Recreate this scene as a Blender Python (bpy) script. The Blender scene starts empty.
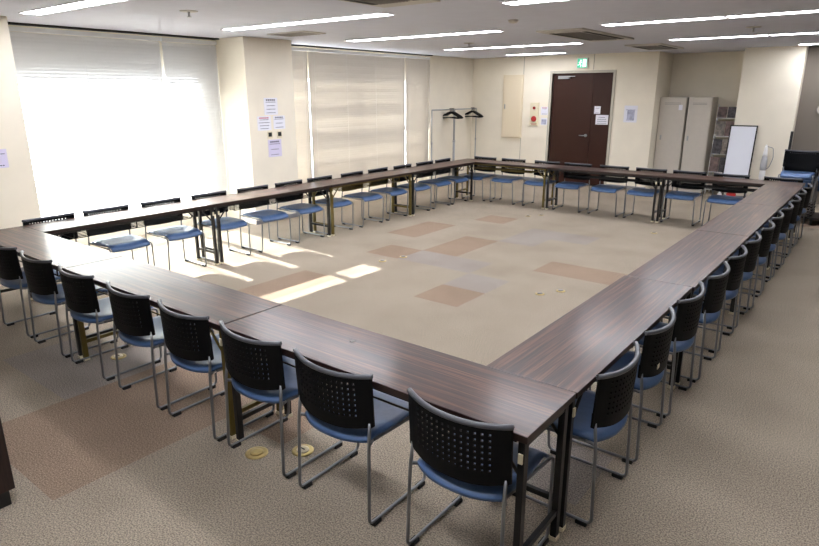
import bpy, bmesh, math, random
from mathutils import Vector, Matrix
random.seed(7)
PI = math.pi
S = bpy.context.scene
C = S.collection

# ------------------------------------------------------------------ camera, sky, sun, exposure
cam_d = bpy.data.cameras.new('camera'); cam = bpy.data.objects.new('camera', cam_d); C.objects.link(cam)
cam_d.sensor_width = 36.0; cam_d.lens = 613.16 / 819 * 36.0
yaw, pitch, roll = -0.6595, -0.28588, -0.00124
fw = Vector((math.sin(yaw)*math.cos(pitch), math.cos(yaw)*math.cos(pitch), math.sin(pitch)))
rt = Vector((math.cos(yaw), -math.sin(yaw), 0)); up = rt.cross(fw)
r2 = rt*math.cos(roll)+up*math.sin(roll); u2 = -rt*math.sin(roll)+up*math.cos(roll)
cam.matrix_world = Matrix(((r2.x,u2.x,-fw.x,0.8467),(r2.y,u2.y,-fw.y,-2.2093),(r2.z,u2.z,-fw.z,1.8778),(0,0,0,1)))
cam_d.clip_start = 0.05
S.camera = cam

world = bpy.data.worlds.new('sky'); S.world = world; world.use_nodes = True
bg = world.node_tree.nodes['Background']
bg.inputs[0].default_value = (0.84, 0.88, 1.0, 1); bg.inputs[1].default_value = 13.0

sun_d = bpy.data.lights.new('sun', 'SUN'); sun = bpy.data.objects.new('sun', sun_d); C.objects.link(sun)
sun_d.energy = 85.0; sun_d.angle = math.radians(0.6); sun_d.color = (1.0, 0.96, 0.93)
sun.rotation_euler = Vector((1.79, -0.15, -1.0)).to_track_quat('-Z', 'Y').to_euler()
sun.location = (-14, 4, 8)

LAMP = 28.5          # ceiling tube diffusers
S.view_settings.view_transform = 'Standard'; S.view_settings.look = 'None'
S.view_settings.exposure = 0.36; S.view_settings.gamma = 1.0
S.view_settings.use_curve_mapping = False

# ------------------------------------------------------------------ materials
def lin(c):
    return tuple(((v/255)/12.92 if v/255 <= .04045 else (((v/255)+.055)/1.055)**2.4) for v in c)
def mat(name, rgb, rough=.5, metal=0.0, spec=.5, noise=0.0, scale=20, emit=0.0, bump=0.0, bscale=200, coat=0.0):
    m = bpy.data.materials.new(name); m.use_nodes = True; nt = m.node_tree
    b = nt.nodes['Principled BSDF']; col = lin(rgb)
    b.inputs['Base Color'].default_value = (*col, 1); b.inputs['Roughness'].default_value = rough
    b.inputs['Metallic'].default_value = metal; b.inputs['Specular IOR Level'].default_value = spec
    b.inputs['Coat Weight'].default_value = coat
    if emit:
        b.inputs['Emission Color'].default_value = (*col, 1); b.inputs['Emission Strength'].default_value = emit
    tc = nt.nodes.new('ShaderNodeTexCoord')
    if noise:
        n = nt.nodes.new('ShaderNodeTexNoise'); n.inputs['Scale'].default_value = scale; n.inputs['Detail'].default_value = 4
        nt.links.new(tc.outputs['Object'], n.inputs['Vector'])
        r = nt.nodes.new('ShaderNodeValToRGB')
        r.color_ramp.elements[0].position = .3; r.color_ramp.elements[1].position = .7
        r.color_ramp.elements[0].color = (*[v*(1-noise) for v in col], 1); r.color_ramp.elements[1].color = (*[min(1, v*(1+noise)) for v in col], 1)
        nt.links.new(n.outputs['Fac'], r.inputs['Fac']); nt.links.new(r.outputs['Color'], b.inputs['Base Color'])
    if bump:
        n2 = nt.nodes.new('ShaderNodeTexNoise'); n2.inputs['Scale'].default_value = bscale
        nt.links.new(tc.outputs['Object'], n2.inputs['Vector'])
        bp = nt.nodes.new('ShaderNodeBump'); bp.inputs['Strength'].default_value = bump; bp.inputs['Distance'].default_value = .004
        nt.links.new(n2.outputs['Fac'], bp.inputs['Height']); nt.links.new(bp.outputs['Normal'], b.inputs['Normal'])
    return m
def wood(name, a, b_, c_, along='X'):
    m = bpy.data.materials.new(name); m.use_nodes = True; nt = m.node_tree; b = nt.nodes['Principled BSDF']
    tc = nt.nodes.new('ShaderNodeTexCoord'); mp = nt.nodes.new('ShaderNodeMapping')
    mp.inputs['Scale'].default_value = (0.8, 34, 34) if along == 'X' else (22, 22, 0.7)
    oi = nt.nodes.new('ShaderNodeObjectInfo'); ad = nt.nodes.new('ShaderNodeVectorMath'); ad.operation = 'ADD'
    mu = nt.nodes.new('ShaderNodeVectorMath'); mu.operation = 'MULTIPLY'; mu.inputs[1].default_value = (0, 7, 0)
    cmb = nt.nodes.new('ShaderNodeCombineXYZ')
    for k in range(3): nt.links.new(oi.outputs['Random'], cmb.inputs[k])
    nt.links.new(cmb.outputs[0], mu.inputs[0]); nt.links.new(tc.outputs['Object'], ad.inputs[0]); nt.links.new(mu.outputs[0], ad.inputs[1])
    nt.links.new(ad.outputs[0], mp.inputs['Vector'])
    n = nt.nodes.new('ShaderNodeTexNoise'); n.inputs['Scale'].default_value = 2.2; n.inputs['Detail'].default_value = 7
    n.inputs['Roughness'].default_value = .62; n.inputs['Distortion'].default_value = .5
    nt.links.new(mp.outputs[0], n.inputs['Vector'])
    r = nt.nodes.new('ShaderNodeValToRGB'); e = r.color_ramp.elements
    e[0].position = .36; e[0].color = (*lin(a), 1); e[1].position = .72; e[1].color = (*lin(c_), 1)
    q = e.new(.5); q.color = (*lin(b_), 1)
    nt.links.new(n.outputs['Fac'], r.inputs['Fac']); nt.links.new(r.outputs['Color'], b.inputs['Base Color'])
    b.inputs['Roughness'].default_value = .5; b.inputs['Specular IOR Level'].default_value = .3; b.inputs['Coat Weight'].default_value = .5; b.inputs['Coat Roughness'].default_value = .2
    return m
def carpet(name, rgb):
    m = mat(name, rgb, rough=.95, spec=.15); nt = m.node_tree; b = nt.nodes['Principled BSDF']; col = lin(rgb)
    tc = nt.nodes.new('ShaderNodeTexCoord')
    n = nt.nodes.new('ShaderNodeTexNoise'); n.inputs['Scale'].default_value = 140; n.inputs['Detail'].default_value = 3
    n2 = nt.nodes.new('ShaderNodeTexNoise'); n2.inputs['Scale'].default_value = 1.6; n2.inputs['Detail'].default_value = 5
    nt.links.new(tc.outputs['Object'], n.inputs['Vector']); nt.links.new(tc.outputs['Object'], n2.inputs['Vector'])
    r = nt.nodes.new('ShaderNodeValToRGB'); r.color_ramp.elements[0].position = .36; r.color_ramp.elements[1].position = .66
    r.color_ramp.elements[0].color = (*[v*.5 for v in col], 1); r.color_ramp.elements[1].color = (*[v*1.42 for v in col], 1)
    r2_ = nt.nodes.new('ShaderNodeValToRGB'); r2_.color_ramp.elements[0].position = .3; r2_.color_ramp.elements[1].position = .6
    r2_.color_ramp.elements[0].color = (.84, .83, .82, 1); r2_.color_ramp.elements[1].color = (1, 1, 1, 1)
    mx = nt.nodes.new('ShaderNodeMix'); mx.data_type = 'RGBA'; mx.blend_type = 'MULTIPLY'; mx.inputs[0].default_value = 1
    nt.links.new(n.outputs['Fac'], r.inputs['Fac']); nt.links.new(n2.outputs['Fac'], r2_.inputs['Fac'])
    nt.links.new(r.outputs['Color'], mx.inputs[6]); nt.links.new(r2_.outputs['Color'], mx.inputs[7]); nt.links.new(mx.outputs[2], b.inputs['Base Color'])
    bp = nt.nodes.new('ShaderNodeBump'); bp.inputs['Strength'].default_value = .06; bp.inputs['Distance'].default_value = .004
    nt.links.new(n.outputs['Fac'], bp.inputs['Height']); nt.links.new(bp.outputs['Normal'], b.inputs['Normal'])
    return m
def glass(name):
    m = bpy.data.materials.new(name); m.use_nodes = True; nt = m.node_tree; nt.nodes.clear()
    o = nt.nodes.new('ShaderNodeOutputMaterial'); t = nt.nodes.new('ShaderNodeBsdfTransparent'); g = nt.nodes.new('ShaderNodeBsdfGlossy')
    g.inputs['Roughness'].default_value = .02; t.inputs[0].default_value = (.94, .97, .96, 1)
    x = nt.nodes.new('ShaderNodeMixShader'); x.inputs[0].default_value = .07
    nt.links.new(t.outputs[0], x.inputs[1]); nt.links.new(g.outputs[0], x.inputs[2]); nt.links.new(x.outputs[0], o.inputs[0])
    return m

M = dict(
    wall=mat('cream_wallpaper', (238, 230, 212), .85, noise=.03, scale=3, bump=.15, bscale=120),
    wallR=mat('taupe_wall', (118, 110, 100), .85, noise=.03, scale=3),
    ceil=mat('ceiling_board', (206, 208, 219), .9, noise=.02, scale=6, bump=.2, bscale=90),
    c0=carpet('beige_carpet', (157, 145, 129)), c1=carpet('brown_carpet', (148, 128, 110)), c2=carpet('grey_carpet', (150, 141, 133)),
    top=wood('rosewood_laminate', (32, 17, 12), (58, 34, 26), (112, 77, 56)),
    edge=mat('dark_edge', (40, 24, 20), .4),
    black=mat('black_steel', (16, 16, 17), .4, noise=.1), olive=mat('olive_steel', (104, 90, 40), .4, metal=.35, noise=.15, scale=8),
    chrome=mat('steel_tube', (132, 134, 137), .35, metal=.75), pl=mat('black_plastic', (8, 9, 11), .55, spec=.14),
    cup=mat('pale_grey_plastic', (176, 176, 180), .4), pic=mat('pale_print', (168, 170, 190), .7, noise=.35, scale=14), lip=mat('sheen_black_plastic', (80, 82, 88), .34), blue=mat('blue_vinyl', (72, 100, 142), .38, noise=.08, scale=30, bump=.1, bscale=60), rub=mat('black_rubber', (14, 14, 14), .7),  # lip: sheen along the black plastic top edge, painted as grey
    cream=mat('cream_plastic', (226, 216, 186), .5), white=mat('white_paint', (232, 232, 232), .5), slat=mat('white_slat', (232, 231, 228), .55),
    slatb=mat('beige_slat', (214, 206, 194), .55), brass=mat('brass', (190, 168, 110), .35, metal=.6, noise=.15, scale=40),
    brown=mat('brown_door_paint', (52, 24, 15), .4, spec=.28, noise=.06, scale=5), frame=mat('steel_frame', (186, 180, 165), .5),
    panel=mat('cream_panel', (230, 216, 188), .5), red=mat('red_plastic', (186, 34, 30), .4), dkred=mat('red_lamp', (150, 40, 26), .3),
    paper=mat('paper', (232, 232, 240), .7), lilac=mat('lilac_paper', (214, 208, 232), .7), ink=mat('ink', (70, 70, 90), .7), inkred=mat('red_ink', (190, 50, 90), .7),
    lock=mat('locker_paint', (204, 197, 186), .45, noise=.02), dark=mat('dark_gap', (20, 19, 18), .8), wb=mat('whiteboard', (224, 227, 236), .3),
    lamp=mat('tube_diffuser', (246, 247, 255), .5, emit=LAMP), green=mat('exit_green', (70, 180, 140), .4, emit=.6), glow=mat('exit_white', (225, 255, 240), .4, emit=1.4),
    grille=mat('grey_grille', (136, 132, 126), .6), acw=mat('vent_panel', (190, 186, 178), .6), glass=glass('window_glass'), alu=mat('aluminium', (170, 172, 174), .4, metal=.6),
    ext=mat('outer_concrete', (176, 172, 166), .9, noise=.05, scale=4), grey=mat('grey_plastic', (130, 130, 134), .45), dwood=wood('dark_wood', (24, 13, 10), (38, 21, 16), (54, 32, 24), 'Z'),
    photo1=mat('magazine_grey', (120, 112, 104), .6, noise=.8, scale=18), photo2=mat('magazine_brown', (96, 78, 74), .6, noise=.8, scale=16), photo3=mat('magazine_dark', (62, 58, 62), .6, noise=.9, scale=22),
)

# ------------------------------------------------------------------ helpers
def box(bm, x0, y0, z0, x1, y1, z1, mi=0, bev=0):
    vs = [bm.verts.new(p) for p in ((x0,y0,z0),(x1,y0,z0),(x1,y1,z0),(x0,y1,z0),(x0,y0,z1),(x1,y0,z1),(x1,y1,z1),(x0,y1,z1))]
    fs = [bm.faces.new([vs[i] for i in f]) for f in ((3,2,1,0),(4,5,6,7),(0,1,5,4),(1,2,6,5),(2,3,7,6),(3,0,4,7))]
    for f in fs: f.material_index = mi
    if bev:
        es = list({e for f in fs for e in f.edges})
        r = bmesh.ops.bevel(bm, geom=es, offset=bev, segments=2, affect='EDGES', profile=.5)
        for f in r['faces']: f.material_index = mi
def tube(bm, pts, r, n=8, mi=0, cap=True):
    pts = [Vector(p) for p in pts]; rings = []; prev = None
    for i, p in enumerate(pts):
        a = (pts[i]-pts[i-1]) if i else (pts[1]-pts[0]); b = (pts[i+1]-pts[i]) if i < len(pts)-1 else a
        t = (a.normalized()+b.normalized()).normalized()
        if prev is None:
            ref = Vector((0,0,1)) if abs(t.z) < .9 else Vector((1,0,0)); u = t.cross(ref).normalized()
        else:
            u = (prev - t*prev.dot(t)).normalized()
        prev = u; v = t.cross(u)
        rings.append([bm.verts.new(p+(u*math.cos(2*PI*k/n)+v*math.sin(2*PI*k/n))*r) for k in range(n)])
    for i in range(len(rings)-1):
        for k in range(n):
            f = bm.faces.new((rings[i][k], rings[i][(k+1)%n], rings[i+1][(k+1)%n], rings[i+1][k])); f.smooth = True; f.material_index = mi
    if cap:
        f = bm.faces.new(rings[0][::-1]); f.material_index = mi
        f = bm.faces.new(rings[-1]); f.material_index = mi
def arc_path(pts, rad, n=4):
    out = [Vector(pts[0])]
    for i in range(1, len(pts)-1):
        p = Vector(pts[i]); a = (Vector(pts[i-1])-p).normalized(); b = (Vector(pts[i+1])-p).normalized()
        s = p+a*rad; e = p+b*rad
        for k in range(n+1):
            t = k/n; out.append(s*(1-t)**2+p*2*t*(1-t)+e*t*t)
    out.append(Vector(pts[-1])); return out
def lathe(bm, prof, cx=0, cy=0, n=20, mi=0, axis='Z'):
    rings = []
    for r, z in prof:
        ring = []
        for k in range(n):
            a = 2*PI*k/n; q = (r*math.cos(a), r*math.sin(a))
            ring.append(bm.verts.new((cx+q[0], cy+q[1], z) if axis == 'Z' else (cx+q[0], z, cy+q[1])))
        rings.append(ring)
    for i in range(len(rings)-1):
        for k in range(n):
            f = bm.faces.new((rings[i][k], rings[i][(k+1)%n], rings[i+1][(k+1)%n], rings[i+1][k])); f.smooth = True; f.material_index = mi
    for f in (rings[0][::-1], rings[-1]):
        f = bm.faces.new(f); f.material_index = mi
def obj(name, bm, mats, parent=None, fix=True):
    if fix: bmesh.ops.recalc_face_normals(bm, faces=bm.faces)
    me = bpy.data.meshes.new(name); bm.to_mesh(me); bm.free()
    for m in (mats if isinstance(mats, (list, tuple)) else [mats]): me.materials.append(m)
    o = bpy.data.objects.new(name, me); C.objects.link(o)
    if parent: o.parent = parent
    return o
def B(*boxes, bev=0):
    bm = bmesh.new()
    for b in boxes: box(bm, *b, bev=bev) if len(b) == 6 else box(bm, *b[:6], mi=b[6], bev=bev)
    return bm
def thing(name, label, cat, loc=(0,0,0), rz=0, group=None):
    o = bpy.data.objects.new(name, None); C.objects.link(o); o.empty_display_size = .1
    o.location = loc; o.rotation_euler = (0, 0, rz); o['label'] = label; o['category'] = cat
    if group: o['group'] = group
    return o
def tag(o, label, cat, group=None):
    o['label'] = label; o['category'] = cat
    if group: o['group'] = group
    return o
def struct(name, bm, m, parent=None):
    o = obj(name, bm, m, parent)
    if parent is None: o['kind'] = 'structure'
    return o
def copy_tree(o, parent=None):
    c = o.copy(); C.objects.link(c)
    if parent: c.parent = parent
    for ch in [x for x in C.objects if x.parent == o]: copy_tree(ch, c)
    return c

# ------------------------------------------------------------------ room
H = 2.62; XW = -7.05; XP = -6.42; YF = 10.33; YB = 11.25; X1 = 4.8; Y0 = -4.4; W = .43; TH = .70
bm = bmesh.new()                                               # carpet tiles, half a metre square
brown = {(-1,0),(-1,1),(-2,0),(-2,1),(-1,2),(-2,2),(0,2),(-1,7),(-3,11),(-3,10),(-5,12),(-5,11),(0,10),(1,10),(-4,14),(-4,9),(-4,5),(-4,6),(3,18),(4,20),(4,19),(5,18)}
grey = {(-2,13),(-2,9),(-1,8),(-3,9),(-3,1),(-4,1),(-2,12),(-1,13),(-3,2),(3,3),(6,6),(2,-1)}
x = -2.05-.5*11
for i in range(-11, 14):
    for j in range(-7, 26):
        xa, ya = -2.05+.5*i, -1.27+.5*j
        xb, yb = min(xa+.5, X1+.1), min(ya+.5, YB+.1); xa = max(xa, XW-.1); ya = max(ya, Y0-.1)
        if xb <= xa or yb <= ya: continue
        f = bm.faces.new([bm.verts.new(p) for p in ((xa,ya,0),(xb,ya,0),(xb,yb,0),(xa,yb,0))])
        f.material_index = 1 if (i,j) in brown else 2 if (i,j) in grey else 0
bmesh.ops.remove_doubles(bm, verts=bm.verts, dist=.001)
fl = struct('floor', bm, [M['c0'], M['c1'], M['c2']])
struct('ceiling', B((XW-.1, Y0-.1, H, X1+.1, YB+.1, H+.12)), M['ceil'])
# window wall with its two recesses: openings behind both sets of blinds
WZ0, WZ1 = .42, 2.12
XI = XW-.10; XO = XI-.03
bm = B((XO, .4, 0, XI, 8.72, WZ0), (XO, .4, WZ1, XI, 8.72, H), (XO, .4, WZ0, XI, .6, WZ1), (XO, 3.13, WZ0, XI, 4.30, WZ1), (XO, 8.5, WZ0, XI, 8.72, WZ1))
struct('wall_left', bm, M['wall'])
struct('wall_left_pier', B((XO, Y0, 0, XP, .56, H)), M['wall'])
struct('wall_left_pillar', B((XO, 3.46, 0, XP, 4.33, H), bev=.004), M['wall'])
struct('wall_left_end', B((XO, 8.64, 0, XW+.02, YF, H)), M['wall'])
struct('baseboard_left', B((XP, Y0, 0, XP+.012, .56, .06), (XP, 3.46, 0, XP+.012, 4.33, .06), (XW+.02, 8.64, 0, XW+.032, YF, .06)), M['grey'])
def window(n, y0, y1, mull):
    fr = bmesh.new(); x0, x1 = XO+.0, XI-.0
    t = .035
    ys = [y0]+mull+[y1]
    box(fr, x0, y0, WZ0, x1, y1, WZ0+t); box(fr, x0, y0, WZ1-.015, x1, y1, WZ1)
    for y in ys: box(fr, x0, y-t if y == y1 else y-(0 if y == y0 else .07 if n == 2 else .045), WZ0, x1, y+t if y == y0 else y+(0 if y == y1 else .07 if n == 2 else .045), WZ1)
    w = struct(f'window_{n}', fr, M['white'])
    g = bmesh.new()
    box(g, x0+.012, y0+.01, WZ0+.01, x0+.018, y1-.01, WZ1-.01)
    obj('window_glass', g, M['glass'], w)
window(1, .6, 3.13, [2.59]); window(2, 4.30, 8.5, [5.23, 6.5, 7.8])
# far wall with the doorway, niche and pillar
DX0, DX1, DZ = -5.06, -3.76, 2.26
struct('wall_far', B((XO, YF, 0, DX0, YF+.1, H), (DX1, YF, 0, -2.92, YF+.1, H), (DX0, YF, DZ, DX1, YF+.1, H)), M['wall'])
struct('wall_niche_side', B((-3.02, YF+.1, 0, -2.92, YB, H)), M['wall'])
struct('wall_niche_back', B((-3.02, YB, 0, -.62, YB+.1, H)), M['wall'])
struct('wall_far_pillar', B((-1.48, YF, 0, -.56, YB, H), bev=.004), M['wall'])
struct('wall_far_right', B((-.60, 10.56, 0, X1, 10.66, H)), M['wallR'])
struct('wall_right', B((X1, Y0-.1, 0, X1+.1, YB+.1, H)), M['wall'])
struct('wall_near', B((XO, Y0-.1, 0, X1, Y0, H)), M['wall'])
struct('baseboard_far', B((XW+.02, YF-.012, 0, DX0-.05, YF, .06), (DX1+.05, YF-.012, 0, -2.92, YF, .06), (-1.48, YF-.012, 0, -.56, YF, .06)), M['grey'])
struct('trim_1', B((-5.745, YF-.006, 0, -5.73, YF, H), (-4.19, YF-.004, DZ+.06, -4.175, YF, H)), M['frame'])
struct('trim_2', B((XW-.02, .56, H-.018, XW+.1, 3.46, H), (XW-.02, 4.33, H-.018, XW+.1, 8.64, H)), M['dark'])
# door: wide leaf and narrow leaf in a steel frame
d = struct('door_1', B((DX0-.05, YF-.02, 0, DX0, YF+.1, DZ+.05), (DX1, YF-.02, 0, DX1+.05, YF+.1, DZ+.05), (DX0, YF-.02, DZ, DX1, YF+.1, DZ+.05)), M['frame'])
SP = -4.17
obj('door_leaf', B((DX0+.012, YF+.03, .01, SP-.003, YF+.07, DZ)), M['brown'], d)
obj('door_leaf', B((SP+.003, YF+.03, .01, DX1-.012, YF+.07, DZ)), M['brown'], d)
obj('door_backing', B((DX0, YF+.07, 0, DX1, YF+.1, DZ)), M['dark'], d)  # unseen dark backing added to block sky showing through the door gaps
bm = B((-4.93, YF-.01, DZ-.11, -4.68, YF+.03, DZ-.05)); box(bm, -4.9, YF-.04, DZ-.07, -4.55, YF-.02, DZ-.055); obj('door_closer', bm, M['alu'], d)
bm = bmesh.new(); lathe(bm, [(.028, YF+.0), (.028, YF+.03)], -4.25, 1.02, 14, axis='Y'); tube(bm, [(-4.25, YF+.01, 1.02), (-4.25, YF-.04, 1.02), (-4.37, YF-.045, 1.02)], .009); obj('door_handle', bm, M['alu'], d)

# ------------------------------------------------------------------ blinds
def blind(y0, y1, zb, tilt, m, label, wand=True, rails=M['white']):
    t = thing('venetian_blind', label, 'blind', (XW+.02, (y0+y1)/2, zb), 0, None)
    hw = (y1-y0)/2; top = H-.04-zb
    obj('headrail', B((-.025, -hw, top-.045, .025, hw, top)), rails, t)
    obj('bottom_rail', B((-.02, -hw, 0, .02, hw, .022)), rails, t)
    bm = bmesh.new(); w, p = (.050, .050) if abs(tilt) < 1 else (.055, .040)
    n = int((top-.08)/p); ct, st = math.cos(tilt), math.sin(tilt)
    for k in range(n):
        z = .045+k*p; a = random.uniform(-.05, .05); c2, s2 = math.cos(tilt+a), math.sin(tilt+a)
        pts = []
        for q in (-1, -.35, .35, 1):
            crown = .0022*(1-q*q)
            pts.append((q*w/2*c2+crown*s2, z-q*w/2*s2+crown*c2))
        for i in range(3):
            f = bm.faces.new([bm.verts.new(v) for v in ((pts[i][0], -hw+.004, pts[i][1]), (pts[i+1][0], -hw+.004, pts[i+1][1]), (pts[i+1][0], hw-.004, pts[i+1][1]), (pts[i][0], hw-.004, pts[i][1]))]); f.smooth = True
    bmesh.ops.remove_doubles(bm, verts=bm.verts, dist=.0005)
    obj('slats', bm, m, t, fix=False)
    bm = bmesh.new(); nc = max(2, int((y1-y0)/.75)+1)
    for k in range(nc):
        y = -hw+.12+(2*hw-.24)*k/(nc-1)
        for x in (-.021, .021): tube(bm, [(x, y, .01), (x, y, top-.04)], .0012, 4)
    obj('ladder_cord', bm, rails, t)
    if wand:
        bm = bmesh.new(); tube(bm, [(.035, hw-.05, top-.05), (.04, hw-.05, top-1.35)], .005, 6); tube(bm, [(.04, hw-.05, top-1.35), (.04, hw-.05, top-1.43)], .009, 6)
        obj('tilt_wand', bm, m, t)
    return t
T1 = math.radians(58)
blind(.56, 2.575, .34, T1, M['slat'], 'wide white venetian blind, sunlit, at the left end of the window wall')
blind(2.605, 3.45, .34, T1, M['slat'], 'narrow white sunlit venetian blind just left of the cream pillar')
T2 = math.radians(-80)
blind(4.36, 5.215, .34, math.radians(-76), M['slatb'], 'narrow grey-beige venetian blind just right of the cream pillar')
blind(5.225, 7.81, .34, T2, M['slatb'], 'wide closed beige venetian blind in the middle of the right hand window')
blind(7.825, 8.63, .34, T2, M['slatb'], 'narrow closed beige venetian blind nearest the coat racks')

# ------------------------------------------------------------------ ceiling lights and devices
def fixture(x0, x1, y, label):
    t = thing('ceiling_light', label, 'ceiling light', ((x0+x1)/2, y, H), 0, 'recessed strip lights in the ceiling')
    h = (x1-x0)/2; w = .088
    obj('frame', B((-h-.012, -w-.012, -.008, h+.012, -w, .0), (-h-.012, w, -.008, h+.012, w+.012, .0), (-h-.012, -w, -.008, -h, w, .0), (h, -w, -.008, h+.012, w, .0), (-.02, -w, -.008, .02, w, 0)), M['white'], t)
    for a, b in ((-h, -.02), (.02, h)): obj('diffuser', B((a, -w, -.006, b, w, -.002)), M['lamp'], t)
    return t
ysn = [(.6, 'first row from the camera'), (2.76, 'second row from the camera'), (4.93, 'third row from the camera'), (7.45, 'fourth row from the camera')]
for y, s in ysn:
    fixture(-5.97 if y < 1 else -5.8, -3.44 if y < 1 else -3.27, y, f'bright recessed strip light on the window side, {s}')
    fixture(-2.0, .55, {.6: .6, 2.76: 2.85, 4.93: 5.1, 7.45: 7.72}[y], f'bright recessed strip light on the right side, {s}')
fixture(-2.0, .55, -1.56, 'unseen recessed strip light added on the right side to brighten the near floor')  # out-of-view fixture, added because the near area needed light
fixture(-5.72, -4.48, 9.55, 'short bright recessed strip light above the coat rack corner')
fixture(-.63, .6, 9.96, 'bright strip light on the ceiling beside the cream far pillar')
def cassette(x0, x1, y0, y1, label):
    t = thing('ceiling_air_conditioner', label, 'air conditioner', ((x0+x1)/2, (y0+y1)/2, H), 0)
    a, b = (x1-x0)/2, (y1-y0)/2
    obj('panel', B((-a, -b, -.02, a, b, 0), bev=.004), M['acw'], t)
    bm = bmesh.new(); box(bm, -a*.5, -b*.72, -.024, a*.5, b*.72, -.019)
    for k in range(9):
        x = -a*.46+k*a*.92/8; box(bm, x-.004, -b*.7, -.03, x+.004, b*.7, -.023)
    obj('grille', bm, M['grille'], t)
    for s in (-1, 1): obj('louvre', B((s*a*.72-.03, -b*.72, -.024, s*a*.72+.03, b*.72, -.019)), M['dark'], t)
cassette(-2.93, -2.32, 5.25, 7.1, 'long grey ceiling air conditioner in the middle of the ceiling')
cassette(-2.93, -2.32, .75, 2.3, 'ceiling air conditioner partly cut off by the top edge of the photo')
cassette(-2.88, -2.3, 8.3, 9.6, 'ceiling air conditioner nearest the brown door wall')
t = thing('ceiling_vent', 'small grey ceiling vent beside the cream window pillar', 'vent', (-5.53, 3.62, H))
obj('frame', B((-.34, -.2, -.012, .34, .2, 0)), M['acw'], t)
obj('grille', B(*[(-.3+.06*k, -.17, -.017, -.27+.06*k, .17, -.012) for k in range(10)]), M['grille'], t)
def detector(x, y, label):
    bm = bmesh.new(); lathe(bm, [(.055, 0), (.055, -.012), (.035, -.03), (.012, -.034)]); t = tag(obj('smoke_detector', bm, M['acw']), label, 'smoke detector'); t.location = (x, y, H)
detector(-2.58, 4.02, 'small round ceiling detector in the centre, before the long air conditioner')
def sprinkler(x, y, label):
    t = thing('sprinkler', label, 'sprinkler', (x, y, H))
    bm = bmesh.new(); lathe(bm, [(.085, 0), (.08, -.006), (.02, -.008)]); obj('collar', bm, M['acw'], t)
    bm = bmesh.new(); tube(bm, [(0,0,-.006), (0,0,-.05)], .01); lathe(bm, [(.022, -.05), (.022, -.055)]); obj('head', bm, M['alu'], t)
sprinkler(-4.62, 1.45, 'sprinkler on the ceiling before the sunlit blinds')
sprinkler(-.7, 6.44, 'sprinkler on the ceiling between the strip lights at right')
sprinkler(-4.65, 6.4, 'sprinkler on the ceiling before the closed beige blinds')

# ------------------------------------------------------------------ folding tables
def make_table(olive=False):
    leg_m = M['olive'] if olive else M['black']
    t = thing('folding_table', '', 'table')
    L = 1.8
    bm = bmesh.new(); box(bm, -L/2+.0035, -W/2, TH-.03, L/2-.0035, W/2, TH, bev=.003)
    for f in bm.faces: f.material_index = 0 if f.normal.z > .7 and f.calc_center_median().z > TH-.004 else 1
    bmesh.ops.recalc_face_normals(bm, faces=bm.faces)
    for f in bm.faces: f.material_index = 0 if f.normal.z > .7 else 1
    obj('tabletop', bm, [M['top'], M['edge']], t)
    for sx in (-1, 1):
        for sy in (-1, 1):
            x = sx*(L/2-.035); y = sy*(W/2-.04)
            l = obj('leg', B((x-.014, y-.017, .018, x+.014, y+.017, TH-.03), bev=.002), leg_m, t)
            obj('foot_cap', B((x-.017, y-.02, 0, x+.017, y+.02, .02)), M['cream'], l)
            obj('latch', B((x-.009, y+sy*.017, TH-.13, x+.009, y+sy*.024, TH-.09)), M['cream'], l)
            bm = bmesh.new(); tube(bm, [(x-sx*.012, y, TH-.19), (x-sx*.15, y, TH-.04)], .008, 6); obj('brace', bm, leg_m, t)
        x = sx*(L/2-.035)
        obj('cross_bar', B((x-.01, -W/2+.057, .13, x+.01, W/2-.057, .155)), leg_m, t)
        obj('cross_bar', B((x-.01, -W/2+.057, TH-.07, x+.01, W/2-.057, TH-.03)), leg_m, t)
    obj('apron', B((-L/2+.06, -W/2+.03, TH-.055, L/2-.06, -W/2+.05, TH-.03), (-L/2+.06, W/2-.05, TH-.055, L/2-.06, W/2-.03, TH-.03)), leg_m, t)
    bm = bmesh.new()
    for k in range(5):
        y = -.14+k*.065; tube(bm, [(-.62, y, TH-.125), (.62, y, TH-.125)], .005, 6)
    for x in (-.62, 0, .62): tube(bm, [(x, -.15, TH-.03), (x, -.15, TH-.12), (x, .13, TH-.12), (x, .13, TH-.03)], .005, 6)
    obj('wire_shelf', bm, leg_m, t)
    return t
tb, to = make_table(), make_table(True)
first = {False: True, True: True}
def place_table(x, y, rz, label, group, olive=False):
    src = to if olive else tb
    t = src if first[olive] else copy_tree(src)
    first[olive] = False
    t.location = (x, y, 0); t.rotation_euler = (0, 0, rz); t['label'] = label; t['group'] = group
nm = ['first', 'second', 'third', 'fourth']
for k, (s, ol) in enumerate([('right end, meeting the right row', False), ('middle, on olive legs', True), ('left end, in the window glare', False)]):
    place_table(-.9-1.8*k, -W/2, 0, f'dark wood folding table of the near row, {s}', 'folding tables of the near row', ol)
for k, s in enumerate(['nearest the camera', 'second from the camera', 'third from the camera', 'farthest, meeting the far row']):
    place_table(-W/2+.012*min(k, 1), .9+1.8*k, PI/2, f'dark wood folding table of the right row, {s}', 'folding tables of the right row')
for k, (s, ol) in enumerate([('nearest the camera, bleached by sun', False), ('second from the camera', False), ('third from the camera, on olive legs', True), ('farthest, meeting the far row', False)]):
    place_table(-5.4+W/2, .9+1.8*k, PI/2, f'dark folding table of the window row, {s}', 'folding tables of the window row', ol)
for k, (s, ol) in enumerate([('at the coat rack end, on olive legs', True), ('middle one before the brown door', False), ('right end, before the lockers', False)]):
    place_table(-4.5+1.8*k, 7.2+W/2, 0, f'dark folding table of the far row, {s}', 'folding tables of the far row', ol)

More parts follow.
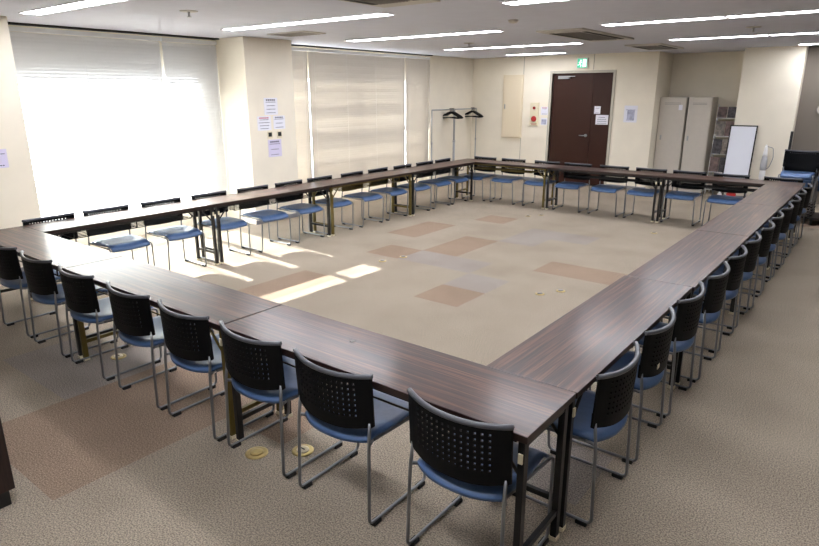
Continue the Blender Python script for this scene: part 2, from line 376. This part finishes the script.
# ------------------------------------------------------------------ chairs
def back_y(u, z):            # plan curve of the backrest shell (u in -1..1), leaning back a little with height
    return -.200-.062*(1-abs(u)**2.2)-.05*(z-.5)
def make_backrest():
    bm = bmesh.new(); hw = .234
    us = [-1, -.93]; n = 13
    hole, web = .0100, .0170
    span = n*hole+(n-1)*web; x = -span/2; us = [-hw, -hw+.012, -hw+.03]; flags = [0, 0]
    xs = us[:]; fl_ = [0, 0, 0]
    for k in range(n):
        xs += [x]; xs += [x+hole]; fl_ += [1]
        if k < n-1: fl_ += [0]
        x += hole+web
    fl_ += [0]; xs += [hw-.03, hw-.012, hw]; fl_ += [0, 0]
    zt = lambda u: .737-.012*(1-u*u); zbm = lambda u: .500-.03*(1-abs(u)**2.5)
    zs = [0.0, .035, .09, .19]; zf = [0, 0, 0]
    rows = 7; rh, rw = .052, .0555; z = .235
    zs = [0, .03, .10, .2]; zf = [0, 0, 0, 0]
    for k in range(rows):
        zs += [z, z+.044]; zf += [1]
        if k < rows-1: zf += [0]
        z += .044+.058
    zf += [0]; zs += [.965, 1.0]; zf += [0]
    grid = []
    for s in (0, 1):
        g = []
        for zi, zz in enumerate(zs):
            row = []
            for xx in xs:
                u = xx/hw; zl = zbm(u)+(zt(u)-zbm(u))*zz
                th = .009 if (s == 0) else 0
                if zi >= len(zs)-2 and s == 1: th = -.010          # rolled top lip
                row.append(bm.verts.new((xx, back_y(u, zl)-(0 if s else .008)+(.0 if s == 0 else (.010 if zi >= len(zs)-1 else 0)), zl)))
            g.append(row)
        grid.append(g)
    nz, nx = len(zs)-1, len(xs)-1
    solid = lambda i, j: 0 <= i < nz and 0 <= j < nx and not (zf[i] and fl_[j])
    for i in range(nz):
        for j in range(nx):
            if not solid(i, j): continue
            for s in (0, 1):
                g = grid[s]; q = [g[i][j], g[i][j+1], g[i+1][j+1], g[i+1][j]]
                f = bm.faces.new(q if s == 0 else q[::-1])
            for di, dj, a, b in ((-1,0,(i,j),(i,j+1)), (1,0,(i+1,j),(i+1,j+1)), (0,-1,(i,j),(i+1,j)), (0,1,(i,j+1),(i+1,j+1))):
                if not solid(i+di, j+dj):
                    bm.faces.new((grid[0][a[0]][a[1]], grid[0][b[0]][b[1]], grid[1][b[0]][b[1]], grid[1][a[0]][a[1]]))
    bmesh.ops.recalc_face_normals(bm, faces=bm.faces)
    return bm
def make_lip():
    bm = bmesh.new(); hw = .234; pts = []
    for k in range(17):
        u = -1+k/8; pts.append((u*hw, back_y(u, .737)+.001, .737-.012*(1-u*u)+.001))
    tube(bm, pts, .0115, 8)
    return bm
def make_seat():
    bm = bmesh.new(); nx, ny = 14, 14; top, bot = [], []
    for j in range(ny+1):
        v = j/ny; rt_, rb = [], []
        for i in range(nx+1):
            u = -1+2*i/nx
            yr = -.205-.055*(1-abs(u)**2.4); yf = .205+.012*(1-u*u)
            y = yr+(yf-yr)*v
            hw = .212*(.93+.07*math.sin(PI*min(1, v*1.2)))
            z = .438-.012*(1-u*u)*math.sin(PI*v)+.006*abs(u)**3
            if v > .8: z -= .040*((v-.8)/.2)**2
            if v < .15: z -= .010*((.15-v)/.15)**2
            ez = max(abs(u)**6, (2*abs(v-.5))**10)
            rt_.append(bm.verts.new((u*hw, y, z-.008*ez))); rb.append(bm.verts.new((u*hw, y, z-.030+.004*ez)))
        top.append(rt_); bot.append(rb)
    for j in range(ny):
        for i in range(nx):
            f = bm.faces.new((top[j][i], top[j][i+1], top[j+1][i+1], top[j+1][i])); f.smooth = True
            f = bm.faces.new((bot[j][i], bot[j+1][i], bot[j+1][i+1], bot[j][i+1])); f.smooth = True
    for j in range(ny):
        bm.faces.new((top[j][0], top[j+1][0], bot[j+1][0], bot[j][0])); bm.faces.new((top[j][nx], bot[j][nx], bot[j+1][nx], top[j+1][nx]))
    for i in range(nx):
        bm.faces.new((top[0][i], bot[0][i], bot[0][i+1], top[0][i+1])); bm.faces.new((top[ny][i], top[ny][i+1], bot[ny][i+1], bot[ny][i]))
    for f in bm.faces: f.smooth = True
    return bm
def make_chair():
    t = thing('stacking_chair', '', 'chair')
    b = obj('backrest', make_backrest(), M['pl'], t)
    obj('top_lip', make_lip(), M['lip'], b)
    for s in (-1, 1):
        bm = bmesh.new(); x = .222*s
        p = arc_path([(x*.965, -.212, .515), (x*.985, -.226, .40), (x*1.01, -.24, .018), (x*1.01, .185, .018), (x*.97, .205, .405), (x*.86, -.19, .402)], .032, 4)
        tube(bm, p, .0078, 8); fr = obj('side_frame', bm, M['chrome'], t)
        for y in (-.195, .145): obj('glide', B((x*1.01-.014, y-.026, 0, x*1.01+.014, y+.026, .020), bev=.003), M['rub'], fr)
        bm = bmesh.new(); tube(bm, [(x*.86, -.17, .402), (x*.99, -.22, .415)], .008, 6); obj('link', bm, M['chrome'], fr)
        obj('sleeve', B((x*.965-.010, -.214, .490, x*.965+.010, -.196, .56), bev=.003), M['pl'], b)
    for ry in (-.12, .1): bm = bmesh.new(); tube(bm, [(-.195, ry, .4), (.195, ry, .4)], .008, 6); obj('seat_rail', bm, M['chrome'], t)
    obj('seat', make_seat(), M['blue'], t)
    return t
ch0 = make_chair(); used = [False]
def place_chair(x, y, rz, label, group, z=0):
    t = copy_tree(ch0) if used[0] else ch0
    used[0] = True
    t.location = (x, y, z); t.rotation_euler = (0, 0, rz); t['label'] = label; t['group'] = group
    return t
j = lambda a: random.uniform(-a, a)
od = ['first', 'second', 'third', 'fourth', 'fifth', 'sixth', 'seventh', 'eighth', 'ninth', 'tenth', 'eleventh', 'twelfth']
for k, x in enumerate((-.28, -.945, -1.52, -2.09, -2.67, -3.33, -3.95, -4.56)):
    place_chair(x, -.25+j(.01), j(.02), f'black and blue chair along the near row of tables, {od[k]} from the right end', 'chairs along the near row')
for k in range(12):
    c = place_chair(-.178+.03*(k > 2)+j(.008), .35+.607*k, PI/2+j(.02), f'black and blue chair along the right row of tables, {od[k]} from the camera', 'chairs along the right row')
    if k == 1: c2 = c
# small price-like tag behind the second chair of the right row
obj('paper_tag', B((-.165, -.262-.012, .535, -.13, -.262-.009, .558)), M['cream'], c2).rotation_euler = (0, 0, 0)
for k, y in enumerate((.25, .81, 1.42, 2.04, 2.67, 3.27, 3.85, 4.5, 5.11, 5.71, 6.33, 6.88)):
    place_chair(-5.22+j(.01), y, -PI/2+j(.02), f'black and blue chair behind the window row of tables, {od[k]} from the camera', 'chairs along the window row')
for k, x in enumerate((-5.05, -4.46, -3.82, -3.25, -2.64, -2.06, -1.5, -.92, -.27)):
    place_chair(x, 7.46+j(.01), PI+j(.02), f'black and blue chair at the far row of tables, {od[k]} from the coat racks', 'chairs along the far row')
# stacks of spare chairs beyond the right row
for sx, sy, n, w in ((-.21, 8.70, 5, 'left'), (.28, 8.64, 5, 'right')):
    dl = thing('chair_dolly', f'low black wheeled dolly under the {w} stack of spare chairs', 'dolly', (sx, sy, 0))
    obj('deck', B((-.24, -.27, .09, .24, .27, .115)), M['black'], dl)
    for a in (-1, 1):
        for b in (-1, 1):
            bm = bmesh.new(); tube(bm, [(a*.2-.012, b*.22, .04), (a*.2+.012, b*.22, .04)], .04, 14); box(bm, a*.2-.02, b*.22-.02, .06, a*.2+.02, b*.22+.02, .09); obj('caster', bm, M['rub'], dl)
    if w == 'left':
        bm = bmesh.new(); box(bm, -.225, .33, .09, -.19, .37, 1.30); box(bm, -.225, .27, .09, -.19, .37, .115); obj('handle', bm, M['black'], dl)
    for k in range(n):
        pos = 'at the bottom' if k == 0 else 'on top' if k == n-1 else f'{od[k]} from the bottom'
        c = place_chair(sx+j(.004), sy+.05-.035*k, PI, f'spare chair in the {w} stack by the far pillar, {pos}', 'stacked spare chairs by the far pillar', z=.115+.045*k)

# ------------------------------------------------------------------ coat racks and hangers
def rack(y0, y1, label):
    t = thing('coat_rack', label, 'coat rack', (-6.86, (y0+y1)/2, 0), 0, 'coat racks in the far left corner')
    h = (y1-y0)/2; z = 1.53
    bm = bmesh.new(); tube(bm, [(0, -h, z), (0, h, z)], .011); obj('top_bar', bm, M['alu'], t)
    for s in (-1, 1):
        bm = bmesh.new(); tube(bm, [(0, s*h, .05), (0, s*h, .85)], .013); tube(bm, [(0, s*h, .85), (0, s*h, z)], .010); lathe(bm, [(.018, .83), (.018, .87)], 0, s*h, 10); obj('post', bm, M['alu'], t)
        bm = bmesh.new(); tube(bm, [(-.11, s*h, .05), (.24, s*h, .05)], .012)
        for x in (-.1, .23): lathe(bm, [(.02, 0), (.02, .045)], x, s*h, 10)
        obj('foot', bm, M['black'], t)
rack(8.5, 9.32, 'plain steel coat rack nearer the beige blinds, in the far left corner')
rack(9.36, 10.24, 'plain steel coat rack right against the far wall corner')
def hanger(y, label, grp):
    t = thing('coat_hanger', label, 'coat hanger', (-6.86, y, 1.53), j(.12), grp)
    bm = bmesh.new()
    tube(bm, [(.012*math.cos(a)-.0, 0, .004+.018*math.sin(a)) for a in [PI*1.1-k*.35 for k in range(9)]]+[(.004, 0, -.035), (0, 0, -.06)], .004, 6); obj('hook', bm, M['black'], t)
    bm = bmesh.new()
    pts = [(0, 0, -.055), (.06, 0, -.075), (.2, 0, -.14), (.25, 0, -.172), (.22, 0, -.182), (0, 0, -.168), (-.22, 0, -.182), (-.25, 0, -.172), (-.2, 0, -.14), (-.06, 0, -.075), (0, 0, -.055)]
    tube(bm, pts, .014, 6); obj('shoulder', bm, M['pl'], t)
for k in range(7): hanger(9.16+k*.026, 'black plastic coat hanger bunched at the end of the left coat rack', 'hangers on the left coat rack')
for k in range(6): hanger(10.03+k*.024, 'black plastic coat hanger bunched at the wall end of the right coat rack', 'hangers on the right coat rack')

# ------------------------------------------------------------------ things on the far wall
t = thing('wall_hatch', 'tall cream metal hatch panel on the far wall left of the alarm', 'hatch', (-5.965, YF, 1.58))
obj('frame', B((-.24, -.045, -.67, .24, 0, .67), bev=.003), M['panel'], t)
p = obj('hatch_door', B((-.215, -.053, -.645, .215, -.045, .645)), M['panel'], t); obj('handle', B((-.19, -.061, -.05, -.165, -.053, .05)), M['alu'], p)
t = thing('fire_alarm_panel', 'cream fire alarm panel with red lamp and round red push button', 'fire alarm', (-5.43, YF, 1.43))
obj('plate', B((-.10, -.03, -.24, .10, 0, .24), bev=.004), M['cream'], t)
bm = bmesh.new(); lathe(bm, [(.032, -.03), (.03, -.055), (.015, -.07)], 0, .13, 16, axis='Y'); obj('lamp', bm, M['dkred'], t)
bm = bmesh.new(); lathe(bm, [(.062, -.03), (.06, -.042), (.03, -.045)], 0, -.1, 20, axis='Y'); obj('push_button', bm, M['red'], t)
obj('lettering', B((-.07, -.032, -.205, .07, -.03, -.195), (-.06, -.032, -.224, .06, -.03, -.214)), M['dkred'], t)
def notice(name, x, y, z, w, h, facing, label, paper=M['paper'], lines=4, ink=M['ink'], head=None, grp=None, block=None):
    t = thing(name, label, 'notice', (x, y, z), {'y': 0, 'x': PI/2}[facing], grp)
    obj('sheet', B((-w/2, -.002, -h/2, w/2, 0, h/2)), paper, t)
    bm = bmesh.new()
    for k in range(lines):
        zz = h*.25-(h*.62)*k/max(1, lines-1); ww = w*random.uniform(.26, .4); x0 = -ww
        while x0 < ww-.004:                                   # broken strokes standing for lines of small print
            l = random.uniform(.008, .02); box(bm, x0, -.003, zz-.005, min(ww, x0+l), -.002, zz+.004); x0 += l+.006
    obj('print', bm, ink, t)
    if head is not None:
        bm = bmesh.new(); x0 = -w*.34
        while x0 < w*.34: box(bm, x0, -.003, h*.33, x0+w*.1, -.002, h*.42); x0 += w*.14
        obj('heading', bm, head, t)
    if block is not None: obj('picture', B((block[0]*w, -.0035, block[1]*h, block[2]*w, -.002, block[3]*h)), M['pic'], t)
    return t
notice('wall_notice', -5.2, YF, 1.50, .17, .17, 'y', 'white notice with one pinkish line on the far wall, right of the alarm', lines=2, head=M['inkred'])
notice('wall_notice', -5.2, YF, 1.28, .15, .15, 'y', 'small notice with a dark grey picture, low right of the alarm', lines=2, block=(-.38, -.4, .38, .3))
notice('wall_notice', -3.355, YF, 1.47, .26, .32, 'y', 'pale notice with a blue grey picture right of the brown door', lines=2, block=(-.25, -.38, .3, .25))
notice('door_notice', -4.045, YF+.03, 1.535, .13, .15, 'y', 'small white notice on the narrow leaf of the brown door', lines=2)
notice('door_notice', -3.935, YF+.03, 1.345, .26, .19, 'y', 'larger white notice on the narrow leaf of the brown door, below the small one', lines=4)
# pillar notices and switches
notice('pillar_notice', XP, 3.87, 1.69, .25, .24, 'x', 'topmost white notice on the cream window pillar', lines=4, head=M['ink'])
notice('pillar_notice', XP, 3.73, 1.455, .25, .20, 'x', 'white notice with red heading, left one of the pair on the window pillar', lines=4, head=M['inkred'])
notice('pillar_notice', XP, 4.01, 1.46, .22, .19, 'x', 'white notice with grey heading, right one of the pair on the window pillar', lines=3, head=M['ink'])
notice('pillar_notice', XP, 3.90, 1.09, .25, .25, 'x', 'lilac sheet lowest on the cream window pillar', paper=M['lilac'], lines=3, head=M['ink'])
notice('wall_notice', XP, .26, 1.23, .15, .19, 'x', 'lilac sheet with a black dot on the wall at the left edge of the photo', paper=M['lilac'], lines=2)
for yy, s in ((3.82, 'left'), (4.0, 'right')):
    t = thing('wall_switch', f'small dark square wall switch on the window pillar, {s} of two', 'switch', (XP, yy, 1.285), PI/2)
    obj('plate', B((-.045, -.006, -.05, .045, 0, .05)), M['cream'], t); obj('button', B((-.03, -.011, -.024, .03, -.006, .036)), M['dark'], t)
# exit sign
t = thing('exit_sign', 'green and white lit emergency exit sign above the brown door', 'exit sign', (-4.41, YF, 2.45))
obj('housing', B((-.115, -.05, -.10, .115, 0, .10), bev=.004), M['white'], t)
obj('lit_face', B((-.10, -.054, -.088, .10, -.05, .088)), M['green'], t)
bm = bmesh.new(); box(bm, .015, -.057, -.07, .085, -.054, .07)
lathe(bm, [(.014, -.057), (.014, -.054)], -.03, .052, 12, axis='Y')
for a, b in (((-.03,.035),(-.045,-.01)), ((-.045,-.01),(-.02,-.04)), ((-.02,-.04),(-.03,-.072)), ((-.045,-.01),(-.07,-.035)), ((-.07,-.035),(-.09,-.04)), ((-.032,.028),(-.005,.01)), ((-.034,.026),(-.07,.012))):
    tube(bm, [(a[0], -.0555, a[1]), (b[0], -.0555, b[1])], .007, 6)
obj('running_figure', bm, M['glow'], t)

# ------------------------------------------------------------------ niche: lockers and magazine rack
def locker(x0, x1, y0, y1, label, hx, side):
    t = thing('steel_locker', label, 'locker', ((x0+x1)/2, (y0+y1)/2, 0)); w = (x1-x0)/2; d = (y1-y0)/2; z = 1.79
    obj('body', B((-w, -d+.02, .0, w, d, z), bev=.003), M['lock'], t)
    dr = obj('door', B((-w+.01, -d, .05, w-.01, -d+.018, z-.02), bev=.002), M['lock'], t)
    obj('handle', B((hx-.014, -d-.014, .98, hx+.014, -d, 1.07), bev=.003), M['alu'], dr)
    if side: obj('label_card', B((w-.13, -d-.003, 1.55, w-.06, -d, 1.65)), M['paper'], dr)
    obj('vent_slots', B(*[(-w*.6, -d-.002, z-.11-.025*k, w*.6, -d, z-.103-.025*k) for k in range(2)]), M['grille'], dr)
locker(-2.915, -2.42, 10.66, 11.12, 'grey steel locker at the left, against the niche side wall', -.16, True)
locker(-2.385, -1.965, 10.66, 11.12, 'grey steel locker at the right, beside the magazine rack', -.15, False)
t = thing('magazine_rack', 'tall leaning rack of magazines between the right locker and the pillar', 'magazine rack', (-1.70, 10.72, 0))
sh = lambda z: .12*(z-1)                                # leans back with height
bm = bmesh.new()
for s in (-1, 1): tube(bm, [(s*.17, sh(0), 0), (s*.17, sh(1.66), 1.66)], .010, 6)
tube(bm, [(-.17, sh(0)+.34, 0), (-.17, sh(1.6)+.02, 1.6)], .010, 6); tube(bm, [(.17, sh(0)+.34, 0), (.17, sh(1.6)+.02, 1.6)], .010, 6)
for z in (.1, .43, .76, 1.09, 1.42): box(bm, -.17, sh(z)-.035, z-.01, .17, sh(z)+.02, z)
obj('rack_frame', bm, M['white'], t)
ms = ['photo1', 'photo2', 'photo3']
for r, z in enumerate((.1, .43, .76, 1.09, 1.42)):
    for c in range(2):
        if r == 4 and c == 0: pass
        bm = bmesh.new(); x = -.165+.168*c; hgt = .27 if r < 4 else .2
        vs = [bm.verts.new(p) for p in ((x, sh(z)-.028, z), (x+.158, sh(z)-.028, z), (x+.158, sh(z+hgt)-.022, z+hgt), (x, sh(z+hgt)-.022, z+hgt), (x, sh(z)-.020, z), (x+.158, sh(z)-.020, z), (x+.158, sh(z+hgt)-.014, z+hgt), (x, sh(z+hgt)-.014, z+hgt))]
        for f in ((0,1,2,3), (7,6,5,4), (0,4,5,1), (1,5,6,2), (2,6,7,3), (3,7,4,0)): bm.faces.new([vs[i] for i in f])
        bmesh.ops.translate(bm, verts=bm.verts, vec=(-1.70*-1*0, 0, 0))
        o = obj('magazine', bm, [M[ms[(r+c) % 3]]])
        o.location = (-1.70, 10.72, 0)
        tag(o, f"{['grey', 'brown', 'dark'][(r+c) % 3]} picture-covered magazine, {['left', 'right'][c]} one on the {['lowest', 'second', 'middle', 'fourth', 'top'][r]} rack shelf", 'magazine', 'magazines on the rack')
# whiteboard leaning on the pillar
t = thing('whiteboard', 'narrow blank whiteboard with thin black frame standing before the pillar', 'whiteboard', (-1.30, 10.06, 0))
t.rotation_euler = (math.radians(-8), 0, 0)
obj('board', B((-.2, -.006, .33, .2, .008, 1.31)), M['wb'], t)
obj('board_frame', B((-.22, -.012, .31, -.2, .012, 1.33), (.2, -.012, .31, .22, .012, 1.33), (-.2, -.012, 1.31, .2, .012, 1.33), (-.2, -.012, .31, .2, .012, .33)), M['dark'], t)
obj('tray', B((-.26, -.06, .27, .26, .012, .31)), M['dark'], t)
for s in (-1, 1): obj('leg', B((s*.2-.012, -.012, 0.005, s*.2+.012, .012, .28)), M['dark'], t)
# upright white cleaner beside the pillar
t = thing('stick_cleaner', 'slim white upright appliance with pointed top standing against the far pillar', 'appliance', (-.90, 10.22, 0))
bm = bmesh.new(); lathe(bm, [(.075, 0), (.08, .03), (.04, .06), (.028, .3), (.035, .38), (.05, .44), (.048, .55)], n=16); obj('lower_body', bm, M['white'], t)
bm = bmesh.new(); lathe(bm, [(.048, .56), (.052, .60), (.052, .72), (.04, .80)], n=16); obj('dust_cup', bm, M['cup'], t)
bm = bmesh.new(); lathe(bm, [(.04, .80), (.036, .84), (.024, .95), (.012, 1.0)], n=16); obj('top_cone', bm, M['white'], t)
bm = bmesh.new(); tube(bm, arc_path([(.02, 0, .97), (.11, 0, .95), (.13, 0, .78), (.09, -.01, .62), (.05, 0, .58)], .03), .006, 6); obj('cord', bm, M['grey'], t)
# red tin and white bottle at the foot of the pillar
t = thing('red_canister', 'small red canister with dark lid on the floor at the pillar foot', 'canister', (-1.30, 9.96, 0))
bm = bmesh.new(); lathe(bm, [(.075, 0), (.08, .01), (.08, .14), (.07, .15)]); obj('body', bm, M['red'], t)
bm = bmesh.new(); lathe(bm, [(.07, .15), (.07, .17), (.03, .18)]); obj('lid', bm, M['dkred'], t)
t = thing('white_bottle', 'small white bottle on the floor left of the red canister', 'bottle', (-1.49, 9.97, 0))
bm = bmesh.new(); lathe(bm, [(.035, 0), (.037, .01), (.037, .12), (.015, .15), (.015, .165)]); obj('body', bm, M['white'], t)
bm = bmesh.new(); lathe(bm, [(.018, .165), (.018, .19)]); obj('cap', bm, M['white'], t)
# round wall clock on the dim right wall
t = thing('wall_clock', 'pale round wall clock on the dim wall at the right edge', 'clock', (-.20, 10.56, 1.60))
bm = bmesh.new(); lathe(bm, [(.09, 0), (.09, -.03), (.078, -.03), (.078, -.02)], 0, 0, 28, axis='Y'); obj('rim', bm, M['grille'], t)
bm = bmesh.new(); lathe(bm, [(.077, -.018), (.077, -.021)], 0, 0, 28, axis='Y'); obj('face', bm, M['acw'], t)

# ------------------------------------------------------------------ near left: dark wooden cabinet
t = thing('wooden_lectern', 'dark brown wooden lectern on a black plinth, cut off by the left edge', 'lectern', (-2.45, -1.62, 0))
obj('body', B((-.30, -.23, .09, .30, .24, 1.0), bev=.004), M['dwood'], t)
obj('plinth', B((-.28, -.21, 0, .27, .22, .09)), M['black'], t)
obj('top', B((-.32, -.25, 1.0, .32, .26, 1.03), bev=.004), M['dwood'], t)

# ------------------------------------------------------------------ brass floor outlets
def outlet(x, y, label, r=.055, open_=False, cov=False):
    t = thing('floor_outlet', label, 'floor outlet', (x, y, 0), 0, 'brass floor outlets')
    bm = bmesh.new(); lathe(bm, [(r, 0), (r, .004), (r*.8, .006)], n=24); obj('ring', bm, M['brass'], t)
    bm = bmesh.new(); lathe(bm, [(r*.6, .006), (r*.55, .012), (r*.3, .013)], n=20); obj('cap', bm, M['cream'] if open_ else M['brass'] if r > .05 else M['grille'], t)
    if open_: obj('socket_slot', B((-.016, -.004, .013, .016, .004, .0145)), M['dark'], t)
outlet(-1.42, -.24, 'round brass floor outlet with pale centre, under the near row third chair', .06, True)
outlet(-1.60, -.41, 'round brass floor outlet behind the near row third chair', .062)
outlet(-3.43, -.22, 'pale floor outlet under the near row sixth chair', .055, True)
outlet(-1.62, 3.04, 'brass floor outlet inside the square, left of the right pair', .045)
outlet(-1.50, 3.25, 'brass floor outlet inside the square, right of the right pair', .045)
outlet(-3.54, 3.33, 'brass floor outlet beside the sunlit strip, farther of the pair', .045)
outlet(-3.62, 3.04, 'brass floor outlet beside the sunlit strip, nearer of the pair', .045)
outlet(-3.54, 6.52, 'dark floor outlet before the far row, left of two', .04)
outlet(-3.41, 6.72, 'dark floor outlet before the far row, right of two', .04)
outlet(-1.58, 6.48, 'floor outlet before the right end of the far row', .045)
# cable port in the near table top
bm = bmesh.new(); lathe(bm, [(.014, 0), (.014, .0015), (.006, .002)], n=16)
o = tag(obj('cable_grommet', bm, M['grille']), 'tiny grey round cap on the near table top, right hand table', 'cap'); o.location = (-1.10, -.16, TH)
